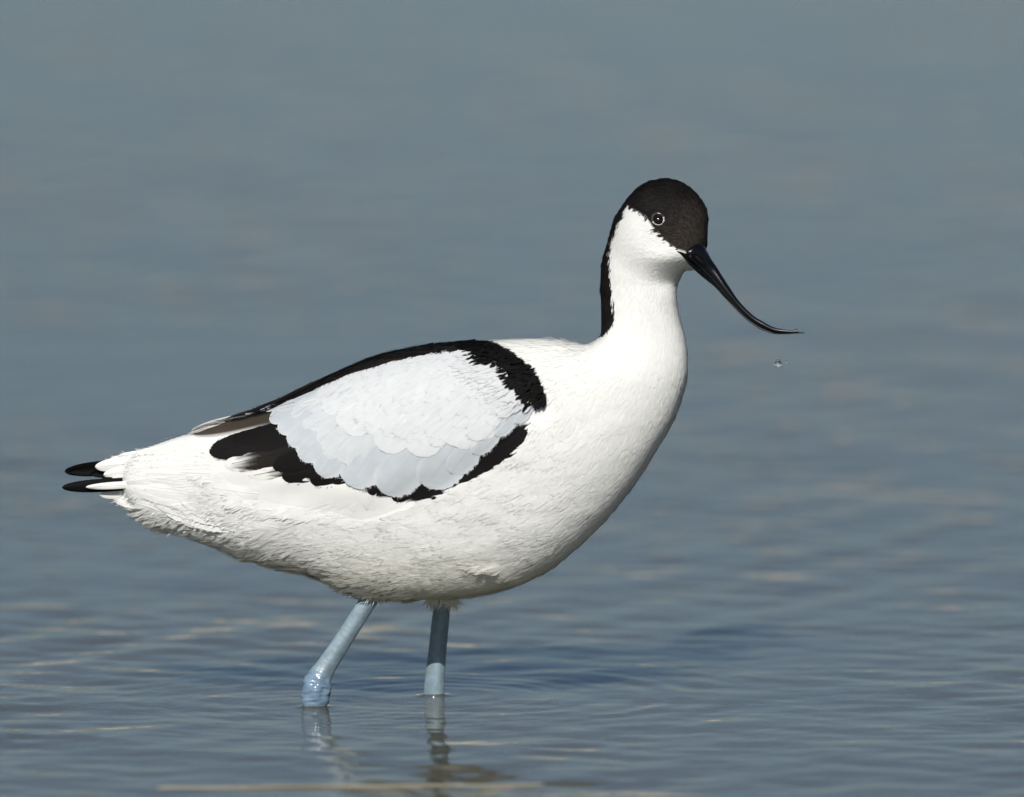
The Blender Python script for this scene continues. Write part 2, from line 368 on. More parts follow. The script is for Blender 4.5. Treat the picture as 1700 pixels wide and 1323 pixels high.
m_feather, t, p = nodes_of("feather_plumage")
at = t.nodes.new("ShaderNodeAttribute"); at.attribute_name = "Col"
tc = t.nodes.new("ShaderNodeTexCoord"); n1 = t.nodes.new("ShaderNodeTexNoise"); n1.inputs["Scale"].default_value = 160; n1.inputs["Detail"].default_value = 3
mr = t.nodes.new("ShaderNodeMapRange"); mr.inputs["To Min"].default_value = 0.95; mr.inputs["To Max"].default_value = 1.03
mx = t.nodes.new("ShaderNodeVectorMath"); mx.operation = 'SCALE'
t.links.new(tc.outputs["Object"], n1.inputs["Vector"]); t.links.new(n1.outputs["Fac"], mr.inputs["Value"])
t.links.new(at.outputs["Color"], mx.inputs[0]); t.links.new(mr.outputs["Result"], mx.inputs["Scale"])
p.inputs["Roughness"].default_value = 0.7; p.inputs["Specular IOR Level"].default_value = 0.09
t.links.new(mx.outputs[0], p.inputs["Base Color"])
tl = t.nodes.new("ShaderNodeBsdfTranslucent"); t.links.new(mx.outputs[0], tl.inputs["Color"])
ms = t.nodes.new("ShaderNodeMixShader"); ms.inputs[0].default_value = 0.12
t.links.new(p.outputs[0], ms.inputs[1]); t.links.new(tl.outputs[0], ms.inputs[2])
t.links.new(ms.outputs[0], t.nodes["Material Output"].inputs["Surface"])

avocet = bpy.data.objects.new("avocet", None); COL.objects.link(avocet)
tag(avocet, "black and white wading bird with upturned black bill and pale blue legs standing in water", "bird")
body = make("body", Wp(BP[:, 0], BP[:, 1], BP[:, 2]), quads[:, ::-1].copy(), m_feather, avocet, plumage(BP[:, 0], BP[:, 1]))

# ------------------------------------------------------------------ small contour feathers: tufts of fine barbs lying along the body
FLOW = np.array([(1160, 340, -.4, -.9), (1106, 300, -1, -.1), (1050, 320, -.7, .7), (1165, 390, -.3, -.95), (1120, 390, -.9, -.1), (1003, 450, -.1, 1), (1000, 540, -.15, 1), (1080, 410, -.75, .5), (1115, 425, -.95, .15),
                 (1045, 390, -.45, .9), (1100, 440, -.7, .5), (1110, 480, -.1, 1), (1060, 520, -.1, 1), (1120, 560, .05, 1), (1030, 560, -.35, .95), (1125, 640, -.25, 1), (1080, 740, -.6, .8), (1000, 830, -.8, .55), (900, 930, -.95, .25),
                 (750, 970, -1, .05), (600, 960, -.93, .36), (450, 915, -.9, .4), (300, 870, -.92, .36), (200, 810, -1, .12), (250, 755, -1, .25), (900, 590, -.9, .35), (950, 650, -.6, .8), (850, 800, -.86, .5), (770, 830, -.88, .46), (890, 730, -.65, .75), (690, 850, -.95, .25),
                 (700, 880, -1, .1), (550, 895, -1, .15), (430, 865, -.93, .3), (980, 700, -.55, .85), (800, 640, -.8, .6), (650, 680, -.85, .5), (500, 700, -.9, .4), (870, 640, -.75, .6), (350, 820, -.95, .25)], float)
def flow(x, y):
    d = (np.asarray(x)[:, None] - FLOW[:, 0]) ** 2 + (np.asarray(y)[:, None] - FLOW[:, 1]) ** 2 + 60
    w_ = d ** -1.6; v = (w_[..., None] * FLOW[:, 2:]).sum(1); return v / (np.linalg.norm(v, axis=1)[:, None] + 1e-9)

def tufts(sel, n, Lf, nb, fan, lift, wid, seed, colf=None, curl=0.0, sink=-0.3, cjit=0.0):
    """n tufts rooted on the selected body quads; returns verts (bird frame), faces, colours"""
    r = np.random.default_rng(seed)
    fsel = np.nonzero(sel)[0]
    area = np.linalg.norm(fn[fsel], axis=1); pr = area / area.sum()
    f = r.choice(fsel, n, p=pr); a, b = r.random(n)[:, None], r.random(n)[:, None]
    Q = quads[f]
    bl = lambda A: (A[Q[:, 0]] * (1 - a) + A[Q[:, 1]] * a) * (1 - b) + (A[Q[:, 3]] * (1 - a) + A[Q[:, 2]] * a) * b
    P = bl(BP); N = bl(BN); N /= np.linalg.norm(N, axis=1)[:, None]
    v = flow(P[:, 0], P[:, 1]); Tn = np.concatenate([v, np.zeros((n, 1))], 1)
    ang = r.normal(0, 0.16, n); Tn = np.stack([Tn[:, 0] * np.cos(ang) - Tn[:, 1] * np.sin(ang), Tn[:, 0] * np.sin(ang) + Tn[:, 1] * np.cos(ang), Tn[:, 2]], 1)
    Tn -= (Tn * N).sum(1)[:, None] * N; Tn /= np.linalg.norm(Tn, axis=1)[:, None] + 1e-9
    Bt = np.cross(N, Tn)
    L = (Lf(P[:, 0], P[:, 1]) if callable(Lf) else np.full(n, Lf)) * r.uniform(.75, 1.25, n)
    lf = (lift(P[:, 0], P[:, 1]) if callable(lift) else np.full(n, lift)) * r.uniform(.5, 1.5, n)
    C = colf(P[:, 0], P[:, 1]) if colf else plumage(P[:, 0] + r.normal(0, 1, n) * cjit, P[:, 1] + r.normal(0, 1, n) * cjit, 3.0, 0.8)
    C = C * np.where(C.sum(1) < .25, r.uniform(.55, 1.7, n), r.uniform(.975, 1.01, n))[:, None]
    s = np.array([0, .38, .72, 1.0]); V_ = []; 
    cr_ = r.normal(0, 1, n) * curl
    for j in range(nb):
        ph = (j - (nb - 1) / 2) / max((nb - 1) / 2, 1) * fan + r.normal(0, .05, n)
        off = np.sin(ph) * 0.30
        ll = L * (1 - 0.22 * (np.abs(ph) / max(fan, 1e-3)) ** 2) * r.uniform(.85, 1.1, n)
        ring = []
        for k_i, sk in enumerate(s):
            al = sk * ll; la = L * (off * sk * 1.6 - off * .5 * sk * sk) + cr_ * sk * sk * L
            h = lf * L * (sk ** 1.3) - sink + 0.22 * r.random(n)
            c = P + Tn * al[:, None] + Bt * la[:, None] + N * h[:, None]
            hw = wid * (0.55 + .75 * sk) * (1 if sk < .95 else 0.25)
            ring += [c - Bt * hw, c + Bt * hw]
        V_.append(np.stack(ring, 1))
    V_ = np.stack(V_, 1).reshape(-1, 8, 3)
    base = np.arange(len(V_))[:, None] * 8
    F_ = np.concatenate([base + np.array([[2 * k, 2 * k + 1, 2 * k + 3, 2 * k + 2]]) for k in range(3)])
    # shading normal: the body's, tipped a little by each tuft and each barb
    jt = (.14 + .22 * sstep(740, 930, P[:, 1]))[:, None]
    NN = (N + jt * Tn * r.normal(0.02, .10, n)[:, None] + jt * Bt * r.normal(0, .13, n)[:, None])[:, None, None, :] + jt[:, None, None, :] * Bt[:, None, None, :] * r.normal(0, .10, (n, nb, 1, 1)) + Tn[:, None, None, :] * np.repeat(s * .10, 2)[None, None, :, None]
    return V_.reshape(-1, 3), F_, np.repeat(np.repeat(C, nb, 0), 8, 0), NN.reshape(-1, 3)
def join(parts):
    Vs, Fs, Cs, Ns, o = [], [], [], [], 0
    for v, f, c, m_ in parts: Vs.append(v); Fs.append(f + o); Cs.append(c); Ns.append(m_); o += len(v)
    return np.concatenate(Vs), np.concatenate(Fs), np.concatenate(Cs), np.concatenate(Ns)

qc = BP[quads].mean(1); near = qc[:, 2] > -12
dWq = sdist(WING, qc[:, 0], qc[:, 1]); inW = dWq > np.where(qc[:, 0] > 610, -7.0, 3.0) * (qc[:, 1] > 704)
dFq = sdist(FLANK, qc[:, 0], qc[:, 1])
head = (qc[:, 1] < 470) & (qc[:, 0] > 990)
eye_d = np.hypot(qc[:, 0] - 1091.4, qc[:, 1] - 364)
bill_base = sdist([(1124, 417), (1147, 410), (1160, 404), (1176, 416), (1176, 440), (1150, 446), (1138, 436)], qc[:, 0], qc[:, 1]) > -1
Lbody = lambda x, y: (13 + 12 * sstep(1050, 800, x) + 10 * sstep(620, 380, x) - 4 * sstep(560, 470, y)) * (1 - .2 * sstep(270, 215, x))
liftb = lambda x, y: 0.004 + 0.022 * sstep(890, 990, y) + 0.03 * sstep(500, 300, x) * sstep(820, 880, y)
sets = []
sets.append(tufts(near & ~inW & ~head & (qc[:, 0] > 345), 16000, Lbody, 11, .28, liftb, 0.52, 1))
sets.append(tufts(~near & ~head, 5000, Lbody, 7, .36, liftb, 0.85, 2))
hd = head & (eye_d > 15) & ~bill_base
sets.append(tufts(hd & near, 9000, 7.0, 6, .26, 0.04, 0.38, 3, sink=-.25, cjit=1.1))
sets.append(tufts(hd & ~near, 2500, 7.0, 6, .30, 0.05, 0.55, 4))
low = near & ~inW & (samp(D2, qc[:, 0], qc[:, 1]) < 26) & (qc[:, 1] > 840) & (qc[:, 0] < 700)
sets.append(tufts(low, 700, 30, 11, .30, 0.16, 0.7, 5, curl=.08))                    # loose vent and flank feathers that break the lower outline
lip = (np.abs(dFq - 8) < 5) & (qc[:, 0] > 395) & (qc[:, 0] < 440) & (qc[:, 2] > 20)
sets.append(tufts(lip, 70, 11, 10, .34, 0.06, 0.62, 6, colf=lambda x, y: np.tile(WHITE, (len(x), 1)), curl=.12))
v_, f_, c_, n_ = join(sets)
make("contour_feathers", Wp(v_[:, 0], v_[:, 1], v_[:, 2]), f_, m_feather, body, c_, nrm=n_)

# ------------------------------------------------------------------ large feathers: cambered vanes with frayed edges
def blade(base, tip, width, l0, l1, col, bend=0.0, round_at=0.62, ztip=None, zbase=None, fray=1.0, camber=1.6, seed=0, tipcol=None, fade=None, edgecol=None, narrow=0.55, own=0.45, over=False, barb=4.0):
    r = np.random.default_rng(seed + 100)
    n, m = 26, 11
    b = np.array(base, float); d = np.array(tip, float) - b; L = np.hypot(*d); d /= L; pn = np.array([-d[1], d[0]])
    s = 1 - (1 - np.linspace(0, 1, n)) ** 1.7; vv = np.linspace(-1, 1, m)
    w_ = narrow + (1 - narrow) * sstep(0, round_at, s)
    w_ = w_ * np.sqrt(np.clip(1 - np.clip((s - round_at) / (1 - round_at), 0, 1) ** 2.1, 0, 1)) * width / 2
    Sg, Vg = np.meshgrid(s, vv, indexing='ij')
    rag = 1 + fray * 0.05 * r.normal(0, 1, (n, m)) * (np.abs(Vg) > .95) * (Sg > .3)
    lx = Sg * L + fray * r.normal(0, .5, (n, m)) * (Sg > .97); ly = Vg * w_[:, None] * rag + bend * L * Sg ** 2
    x = b[0] + d[0] * lx + pn[0] * ly; y = b[1] + d[1] * lx + pn[1] * ly
    z = Zs(x, y)
    if ztip is not None:
        zb = zbase if zbase is not None else float(Zs(b[0], b[1]))
        z = zb + (ztip - zb) * Sg
        if over: z = np.maximum(z, Zs(x, y) + 1.2)
    z = z + l0 + (l1 - l0) * Sg - camber * Vg ** 2 * np.minimum(1, Sg * 2)
    z = z + .5 * nz(lx * .3 + seed * 9, ly, 5, seed)
    C = np.tile(np.array(col, float), (n, m, 1))
    C *= (1 + .05 * nz(lx * .15, ly + seed * 13, 2.2, seed))[..., None]
    if tipcol is not None: C = C + (np.array(tipcol) - C) * sstep(.35, .95, Sg + .10 * nz(lx, ly, 6, seed))[..., None]
    if fade is not None: C = C + (WHITE * .95 - C) * sstep(fade, fade + .22, Sg + .12 * nz(lx * .25, ly, 3, seed))[..., None]
    if edgecol is not None: C = C + (np.array(edgecol) - C) * (sstep(.62, .95, np.abs(Vg)) * sstep(.2, .6, Sg))[..., None]
    i = np.arange(n * m).reshape(n, m)
    Vs = [np.stack([x, y, z], -1).reshape(-1, 3)]; Fs = [np.stack([i[:-1, :-1], i[:-1, 1:], i[1:, 1:], i[1:, :-1]], -1).reshape(-1, 4)]; Cs = [C.reshape(-1, 3)]
    o = n * m
    # quill
    qs = np.linspace(0, .93, 12); bw = .9 * (1 - .7 * qs)
    cxy = b + d * (qs * L)[:, None] + pn * (bend * L * qs ** 2)[:, None]
    zz = np.interp(qs, s, z[:, m // 2]) + .45
    qv = np.stack([np.concatenate([cxy - pn * bw[:, None], zz[:, None] - .3], 1), np.concatenate([cxy, zz[:, None] + .35], 1), np.concatenate([cxy + pn * bw[:, None], zz[:, None] - .3], 1)], 1).reshape(-1, 3)
    qi = np.arange(36).reshape(12, 3) + o
    Vs.append(qv); Fs.append(np.stack([qi[:-1, :-1], qi[:-1, 1:], qi[1:, 1:], qi[1:, :-1]], -1).reshape(-1, 4)); Cs.append(np.tile(np.array(col) * .93, (36, 1))); o += 36
    # loose barbs along the rim
    if fray > 0:
        nb = int(46 * fray * max(1, width / 40))
        sb = r.uniform(.35, 1.0, nb); sg = r.choice([-1, 1], nb); vr = np.where(sb > .93, r.uniform(-.95, .95, nb), sg * .97)
        wb = np.interp(sb, s, w_)
        dirx = .75 + .25 * r.random(nb); diry = vr * .75
        ll = r.uniform(.5, 1.25, nb) * barb * (0.5 + .5 * sstep(.4, .9, sb))
        px_ = np.stack([sb * L - 2.0, vr * wb * .97 + bend * L * sb ** 2], 1); dd = np.stack([dirx, diry], 1); dd /= np.linalg.norm(dd, axis=1)[:, None]
        pe = px_ + dd * (ll + 2)[:, None]; pp = np.stack([-dd[:, 1], dd[:, 0]], 1) * .45
        loc = np.stack([px_ - pp, px_ + pp, pe + pp * .3, pe - pp * .3], 1).reshape(-1, 2)
        xy = b + d * loc[:, :1] + pn * loc[:, 1:]
        zl = np.repeat(np.interp(sb, s, z[:, m // 2]), 4) if ztip is not None else Zs(xy[:, 0], xy[:, 1]) + l0 + (l1 - l0) * np.repeat(sb, 4)
        zl = zl - camber * np.repeat(vr ** 2, 4) + .3
        Vs.append(np.column_stack([xy, zl])); Fs.append(np.arange(4 * nb).reshape(-1, 4) + o)
        cb = tipcol if tipcol is not None else col
        cb = edgecol if edgecol is not None else cb
        cb = WHITE * .9 if fade is not None else cb
        Cs.append(np.tile(np.array(cb), (4 * nb, 1)))
    v, f, c = np.concatenate(Vs), np.concatenate(Fs), np.concatenate(Cs)
    g_ = np.cross(v[f[:, 3]] - v[f[:, 0]], v[f[:, 1]] - v[f[:, 0]]); g_ /= np.linalg.norm(g_, axis=1)[:, None] + 1e-9
    gn = np.stack([sum(np.bincount(f[:, j], g_[:, k], len(v)) for j in range(4)) for k in range(3)], -1); gn /= np.linalg.norm(gn, axis=1)[:, None] + 1e-9
    if ztip is None:
        e_ = 4.0; zz_ = np.maximum(Zs(v[:, 0], v[:, 1]), 4)
        bn = np.stack([-(samp(T2s, v[:, 0] + e_, v[:, 1]) - samp(T2s, v[:, 0] - e_, v[:, 1])) / (4 * e_), -(samp(T2s, v[:, 0], v[:, 1] + e_) - samp(T2s, v[:, 0], v[:, 1] - e_)) / (4 * e_), zz_], 1)
        bn /= np.linalg.norm(bn, axis=1)[:, None]; gn = bn * (1 - own) + gn * own
    return v, f, c, gn

WH = np.array([.69, .71, .725]); GREYW_SHADED = np.array([.535, .575, .61]); BRN = np.array([.030, .021, .015]); GBR = np.array([.070, .056, .044])
# rows of coverts: (tip, base, width)
ROW0 = [((432, 682.5), (520, 660), 13), ((449, 699), (540, 645), 34), ((463, 714), (555, 655), 42), ((480, 735), (575, 668), 52), ((497, 757), (590, 685), 62), ((532, 788), (600, 690), 66),
        ((578, 803), (655, 705), 82), ((634, 815), (715, 715), 84), ((712, 810), (772, 712), 80), ((751, 786), (806, 704), 52), ((787, 754), (838, 690), 38), ((823, 723), (866, 678), 28), ((854, 700), (888, 672), 18)]
PANEL = [(430, 683), (449, 699), (463.5, 713), (479.4, 733.8), (489, 753), (522, 768.7), (527, 791), (559, 800.5), (590.6, 806.8), (622, 814.8), (651, 813.8), (689, 803.7), (705, 809.4), (733.5, 806.8), (759, 791), (781, 779.8),
         (797, 759), (822.5, 743.3), (844.7, 727.4), (857.4, 708.4), (879.7, 702), (905, 673.4), (883, 667), (857, 645), (841, 626), (826, 603), (787, 578), (765, 575), (737, 580), (686, 588), (603, 608), (546, 632), (489, 657.5)]
ROWLINE = [(480, 640), (560, 690), (620, 722), (700, 738), (780, 728), (850, 690), (905, 673), (860, 600), (780, 560), (600, 590)]
covs = []
rr = np.random.default_rng(3)
for row in (0, 1, 2, 3):
    for k, (tp, bs, wd) in enumerate(ROW0):
        tp, bs = np.array(tp, float), np.array(bs, float); d = bs - tp; Ld = np.hypot(*d); dn = d / Ld
        sh = row * (20 + 0.17 * Ld) + (row > 0) * rr.normal(0, 5)
        side = np.array([-dn[1], dn[0]]) * ((row % 2) * wd * .42 + (row > 0) * rr.normal(0, 3))
        t_ = tp + dn * sh + side; b_ = bs + dn * sh * .8 + side
        if row and sdist(WING, b_[0:1], b_[1:2])[0] < 10: b_ = b_ - dn * 18
        if row and sdist(WING, b_[0:1], b_[1:2])[0] < wd * .4 + 4: continue
        if row and sdist(PANEL, t_[0:1], t_[1:2])[0] < wd * .32: continue
        if row and (sdist(WING, t_[0:1], t_[1:2])[0] < 10 or sdist(BAND, t_[0:1], t_[1:2])[0] > -4 or sdist(BAND, b_[0:1], b_[1:2])[0] > -2): continue
        cc_ = GREYW_SHADED if row == 0 else (WH * .5 + GREYW_SHADED * .5 if row == 1 else WH)  # lower rows: grey of thin see-through feathers plus painted overlap shading
        lay = 3.2 + row * .4
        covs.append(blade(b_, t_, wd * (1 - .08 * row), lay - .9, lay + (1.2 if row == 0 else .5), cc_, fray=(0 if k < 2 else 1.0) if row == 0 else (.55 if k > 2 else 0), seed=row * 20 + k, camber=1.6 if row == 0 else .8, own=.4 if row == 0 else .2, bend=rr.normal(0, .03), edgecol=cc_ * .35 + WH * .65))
# long smooth white coverts over the front of the panel, hindmost first
rq = np.random.default_rng(17); cand = []
while len(cand) < 95:
    tp = np.array([rq.uniform(500, 895), rq.uniform(575, 735)])
    dr = np.array([-.86, .50]) + np.array([.0, .22]) * sstep(620, 720, tp[1]) + np.array([-.06, -.16]) * sstep(640, 580, tp[1]); dr /= np.hypot(*dr)
    L_ = rq.uniform(55, 85); bs = tp - dr * L_
    if sdist(PANEL, tp[None, 0], tp[None, 1])[0] < 13 or sdist(PANEL, tp[None, 0] , tp[None, 1] + 12)[0] < 6: continue
    if sdist(PANEL, bs[None, 0], bs[None, 1])[0] < 8: bs = tp - dr * 30
    if sdist(PANEL, bs[None, 0], bs[None, 1])[0] < 5 or np.min([np.hypot(*(tp - c_[0])) for c_ in cand] + [99]) < 13: 
        if rq.random() < .96: continue
    if sdist(ROWLINE, tp[None, 0], tp[None, 1])[0] < 0: continue
    cand.append((tp, bs))
cand.sort(key=lambda c_: c_[0][0] - c_[0][1] * .6)
for k, (tp, bs) in enumerate(cand):
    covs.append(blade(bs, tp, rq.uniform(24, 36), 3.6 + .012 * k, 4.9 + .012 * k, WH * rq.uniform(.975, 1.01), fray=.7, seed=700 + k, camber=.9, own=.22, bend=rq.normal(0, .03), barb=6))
# black and brown flight feathers behind the coverts
dark = [((545, 765), (415, 790), 30, BRN, None), ((560, 780), (470, 790), 34, BLACK * 1.3, None), ((590, 790), (516, 796), 30, BLACK * 1.2, None),
        ((540, 735), (375, 772), 40, BLACK * 2, BRN * .9), ((530, 715), (349, 750), 46, BLACK * 1.25, BLACK * 1.8), ((530, 700), (388, 731), 38, BLACK * 1.3, None),
        ((560, 745), (455, 775), 34, BLACK, None)]
darks = [blade(b, t_, w_, -.2 + .25 * k, 1.2 + .25 * k, c, fray=.5, seed=200 + k, camber=1.2, tipcol=tc_, fade={0: .58, 3: .72}.get(k), barb=3) for k, (b, t_, w_, c, tc_) in enumerate(dark)]
darks.append(blade((495, 682), (318, 721), 30, 1.8, 3.0, GBR * .8, fray=0, seed=220, tipcol=GBR * 1.1, edgecol=WHITE * .75, camber=1.2, bend=.015))
darks.append(blade((490, 668), (372, 699), 15, 2.4, 3.0, BLACK * 1.6, fray=.3, seed=221, camber=.8, edgecol=GBR * .6))
darks.append(blade((520, 645), (405, 690), 12, 2.8, 3.2, BLACK * 1.3, fray=.3, seed=222, camber=.8))
# long thin scapulars that lie along the back
for k, (b, t_, w_) in enumerate([((640, 588), (500, 649), 13), ((720, 572), (560, 620), 15), ((790, 567), (620, 596), 17), ((800, 572), (690, 582), 16), ((600, 602), (450, 672), 11), ((680, 581), (540, 630), 10)]):
    darks.append(blade(b, t_, w_, 4.6, 5.8, BLACK * (1.2 + .8 * (k % 2)), fray=.5, seed=240 + k, camber=.5, edgecol=BRN * .9, barb=3))
for k, (b, t_, w_) in enumerate([((872, 712), (838, 760), 26), ((858, 730), (785, 784), 30), ((820, 765), (735, 806), 30), ((770, 790), (690, 829), 30), ((720, 800), (652, 827), 26), ((670, 806), (612, 816), 20)]):
    darks.append(blade(b, t_, w_, .5, 1.1, BLACK * 1.4, fray=.5, seed=260 + k, camber=.8, barb=3))
# pale secondaries under them
secs = []
for k, xx in enumerate(np.linspace(432, 640, 9)):
    yb = 815 - 10 * abs(k - 4) / 5
    secs.append(blade((min(xx + 95, 640), yb - 6), (xx - 25 - k, yb + 22 + 2.2 * min(k, 6)), 46, -2.2 + .18 * k, -.4 + .18 * k, WHITE * .97, fray=.3, seed=300 + k, camber=1.4, bend=-.02, edgecol=WHITE * .86, barb=3))
for k, (b, t_, w_) in enumerate([((470, 775), (255, 800), 40), ((450, 755), (235, 775), 36), ((430, 740), (240, 757), 26), ((400, 722), (262, 746), 18), ((440, 790), (285, 832), 44), ((480, 790), (345, 824), 44), ((470, 770), (330, 790), 44)]):
    secs.append(blade(b, t_, w_, -1.5 + .1 * k, .6, WHITE, fray=.6, seed=330 + k, camber=1.5))

def mirror(part): v, f, c, m_ = part; k = np.array([1, 1, -1.0]); return v * k, f[:, ::-1].copy(), c, m_ * k
# the wing itself: a shell on the flank that carries the feathers
a_ = np.arange(322, 912, 4.0); b_ = np.arange(562, 870, 4.0); SX, SY = np.meshgrid(a_, b_); dWs = sdist(WING, SX, SY)
SZ = Zs(SX, SY) + np.clip(dWs * .3 - 1.0, -2.5, .2)
ii = np.arange(SX.size).reshape(SX.shape); sq = np.stack([ii[:-1, :-1], ii[:-1, 1:], ii[1:, 1:], ii[1:, :-1]], -1).reshape(-1, 4)
sq = sq[(dWs.ravel()[sq] > -1).all(1)]
us, inv = np.unique(sq, return_inverse=True); sq = inv.reshape(-1, 4)
sv = np.stack([SX.ravel()[us], SY.ravel()[us], SZ.ravel()[us]], 1); sc_ = plumage(sv[:, 0], sv[:, 1])
# fluffy lesser coverts over the front of the wing and the black shoulder bar
qd_near = qc[:, 2] > 0
ROWP = [np.array(tp) for tp, bs, wd in ROW0]
pan = inW & (sdist([(560, 625), (700, 592), (790, 582), (890, 668), (862, 676), (800, 705), (720, 718), (640, 695), (560, 660)], qc[:, 0], qc[:, 1]) > 0)
def shift(part, dz): v, f, c, m_ = part; v = v.copy(); v[:, 2] += dz; return v, f, c, m_
pan &= np.abs(sdist(BAND, qc[:, 0], qc[:, 1])) < 34
fluff = [shift(tufts(pan & (qc[:, 0] > 770) & qd_near, 240, 22, 16, .34, 0.002, .6, 12, colf=lambda x, y: np.where((inside_soft(BAND, x, y) > .5)[:, None], BLACK, WH)), 5.0)]
bandq = (sdist(BAND, qc[:, 0], qc[:, 1]) > -2) & qd_near
fluff.append(shift(tufts(bandq & (qc[:, 0] > 770), 900, 13, 14, .36, .10, .42, 13, colf=lambda x, y: np.tile(BLACK, (len(x), 1)), curl=.15), 5.0))
fluff.append(shift(tufts(bandq & (qc[:, 0] <= 790), 500, 17, 9, .28, .10, .6, 14, colf=lambda x, y: np.tile(BLACK * 1.4, (len(x), 1)), curl=.1), 2.0))
front = (np.abs(sdist(BAND, qc[:, 0], qc[:, 1]) + 9) < 8) & qd_near & (qc[:, 0] > 830) & ~inW
for sgn in (1, -1):
    mm = (lambda q: q) if sgn > 0 else mirror
    v, f, c, _ = mm((sv, sq[:, ::-1], sc_, sv))
    wing = make("wing", Wp(v[:, 0], v[:, 1], v[:, 2]), f, m_feather, avocet, c)
    for nm, parts in (("flight_feathers", secs + darks), ("covert_feathers", covs), ("shoulder_plumage", fluff)):
        v, f, c, m_ = mm(join(parts)); make(nm, Wp(v[:, 0], v[:, 1], v[:, 2]), f, m_feather, wing, c, nrm=m_)
    prim = []                                  # black wing tips crossing beyond the tail
    if sgn > 0: spec = [((330, 795), (103.5, 812), 22, 13, 30), ((330, 797), (112, 811), 17, 10, 26), ((320, 790), (168, 798), 15, 8, 20)]
    else: spec = [((330, 766), (107, 780), 25, -8, -26), ((330, 769), (114, 781), 18, -5, -22), ((320, 778), (150, 785), 19, -2, -20)]
    for k, (b, t_, w_, zt, zb) in enumerate(spec):
        prim.append(blade(b, t_, w_, 0, 0, BLACK * .8, round_at=.72, ztip=zt, zbase=zb, fray=0, camber=3.0 * sgn, seed=400 + k + 10 * sgn, narrow=.8, bend=.012 * (1 if sgn > 0 else -1)))
    v, f, c, _ = join(prim); make("primary_feathers", Wp(v[:, 0], v[:, 1], v[:, 2]), f, m_feather, wing, c)

# the white tail between the wing tips, with its coverts
tl_ = []
ra = np.random.default_rng(8)
for k in range(60):                            # soft white tail coverts, hindmost first
    f_ = k / 59; tx = 196 + 150 * f_ + ra.normal(0, 6); q_ = ra.random()
    ytop = np.interp(tx, [190, 250, 350], [760, 742, 708]); ybot = np.interp(tx, [190, 250, 350], [828, 868, 905])
    ty = ytop + (ybot - ytop) * (.06 + .76 * q_); bx0 = tx + 110 if q_ > .55 else min(tx + 90, 352); yt2 = np.interp(bx0, [300, 400, 470], [728, 704, 690]); yb2 = np.interp(bx0, [300, 400, 470], [878, 905, 915])
    tl_.append(blade((bx0, yt2 + (yb2 - yt2) * (.12 + .76 * q_)), (tx, ty), 24 + 10 * ra.random(), 0, 0, WHITE * ra.uniform(.95, 1), round_at=.55, ztip=float(Zs(tx, ty)) + 2, zbase=float(Zs(bx0, yt2 + (yb2 - yt2) * (.12 + .76 * q_))) - 2, fray=.35, camber=2.2, seed=600 + k, narrow=.6, barb=5, over=True, bend=ra.normal(0, .03)))
for k, (b, t_, w_, zt, zb) in enumerate([((320, 798), (143, 808.5), 12, 23, 44), ((320, 806), (166, 822), 20, 10, 16), ((340, 757), (158, 775), 26, 6, 22), ((350, 770), (172, 788), 24, 8, 26), ((330, 785), (186, 793), 20, 9, 28),
                                         ((320, 748), (184, 760), 8, -2, 8), ((310, 742), (196, 757), 10, 2, 10), ((330, 815), (190, 829), 24, 8, 20), ((340, 832), (214, 845), 22, 8, 22), ((350, 848), (228, 860), 22, 8, 24), ((370, 862), (248, 879), 24, 8, 24), ((320, 788), (205, 800), 26, 14, 24), ((330, 806), (196, 815), 26, 14, 24), ((330, 760), (196, 768), 20, 10, 18)]):
    tl_.append(blade(b, t_, w_, 0, 0, WHITE * (.97 if k else 1), round_at=.7, ztip=zt, zbase=zb, fray=0 if k == 0 else .4, camber=1.8, seed=500 + k, narrow=.7, barb=5, over=k != 0))
for k, (b, t_, w_, zt, zb) in enumerate([((320, 770), (165, 777), 22, -8, -22), ((320, 800), (170, 815), 22, -8, -20)]):
    tl_.append(blade(b, t_, w_, 0, 0, WHITE, round_at=.7, ztip=zt, zbase=zb, fray=.5, camber=-1.8, seed=520 + k, narrow=.8))
v, f, c, _ = join(tl_); make("tail", Wp(v[:, 0], v[:, 1], v[:, 2]), f, m_feather, avocet, c)

# ------------------------------------------------------------------ bill
def loft(cx, cy, cz, ax, az, nrm, nseg=20, capr=True):
    """tube: centres, half-size along nrm (in the picture plane) and half-size in depth"""
    th = np.linspace(0, 2 * np.pi, nseg, endpoint=False); Vs = []
    for i in range(len(cx)):
        Vs.append(np.stack([cx[i] + nrm[i, 0] * ax[i] * np.cos(th), cy[i] + nrm[i, 1] * ax[i] * np.cos(th), cz[i] + az[i] * np.sin(th)], 1))
    Vs = np.array(Vs); n = len(cx); i = np.arange(n * nseg).reshape(n, nseg); j = np.roll(i, -1, 1)
    F = np.stack([i[:-1], j[:-1], j[1:], i[1:]], -1).reshape(-1, 4)
    return Vs.reshape(-1, 3), F
def resample(P, n):
    P = catmull(P, 8, False); d = np.r_[0, np.cumsum(np.hypot(*np.diff(P, axis=0).T))]; q_ = np.linspace(0, d[-1], n)
    return np.stack([np.interp(q_, d, P[:, 0]), np.interp(q_, d, P[:, 1])], 1)
m_bill, t, p = nodes_of("black_horn"); p.inputs["Base Color"].default_value = (0.003, 0.0033, 0.0045, 1); p.inputs["Roughness"].default_value = .30
p.inputs["Specular IOR Level"].default_value = .38
tc = t.nodes.new("ShaderNodeTexCoord"); n1 = t.nodes.new("ShaderNodeTexNoise"); n1.inputs["Scale"].default_value = 500
bp = t.nodes.new("ShaderNodeBump"); bp.inputs["Strength"].default_value = .15; bp.inputs["Distance"].default_value = .0004
t.links.new(tc.outputs["Object"], n1.inputs["Vector"]); t.links.new(n1.outputs["Fac"], bp.inputs["Height"]); t.links.new(bp.outputs["Normal"], p.inputs["Normal"])
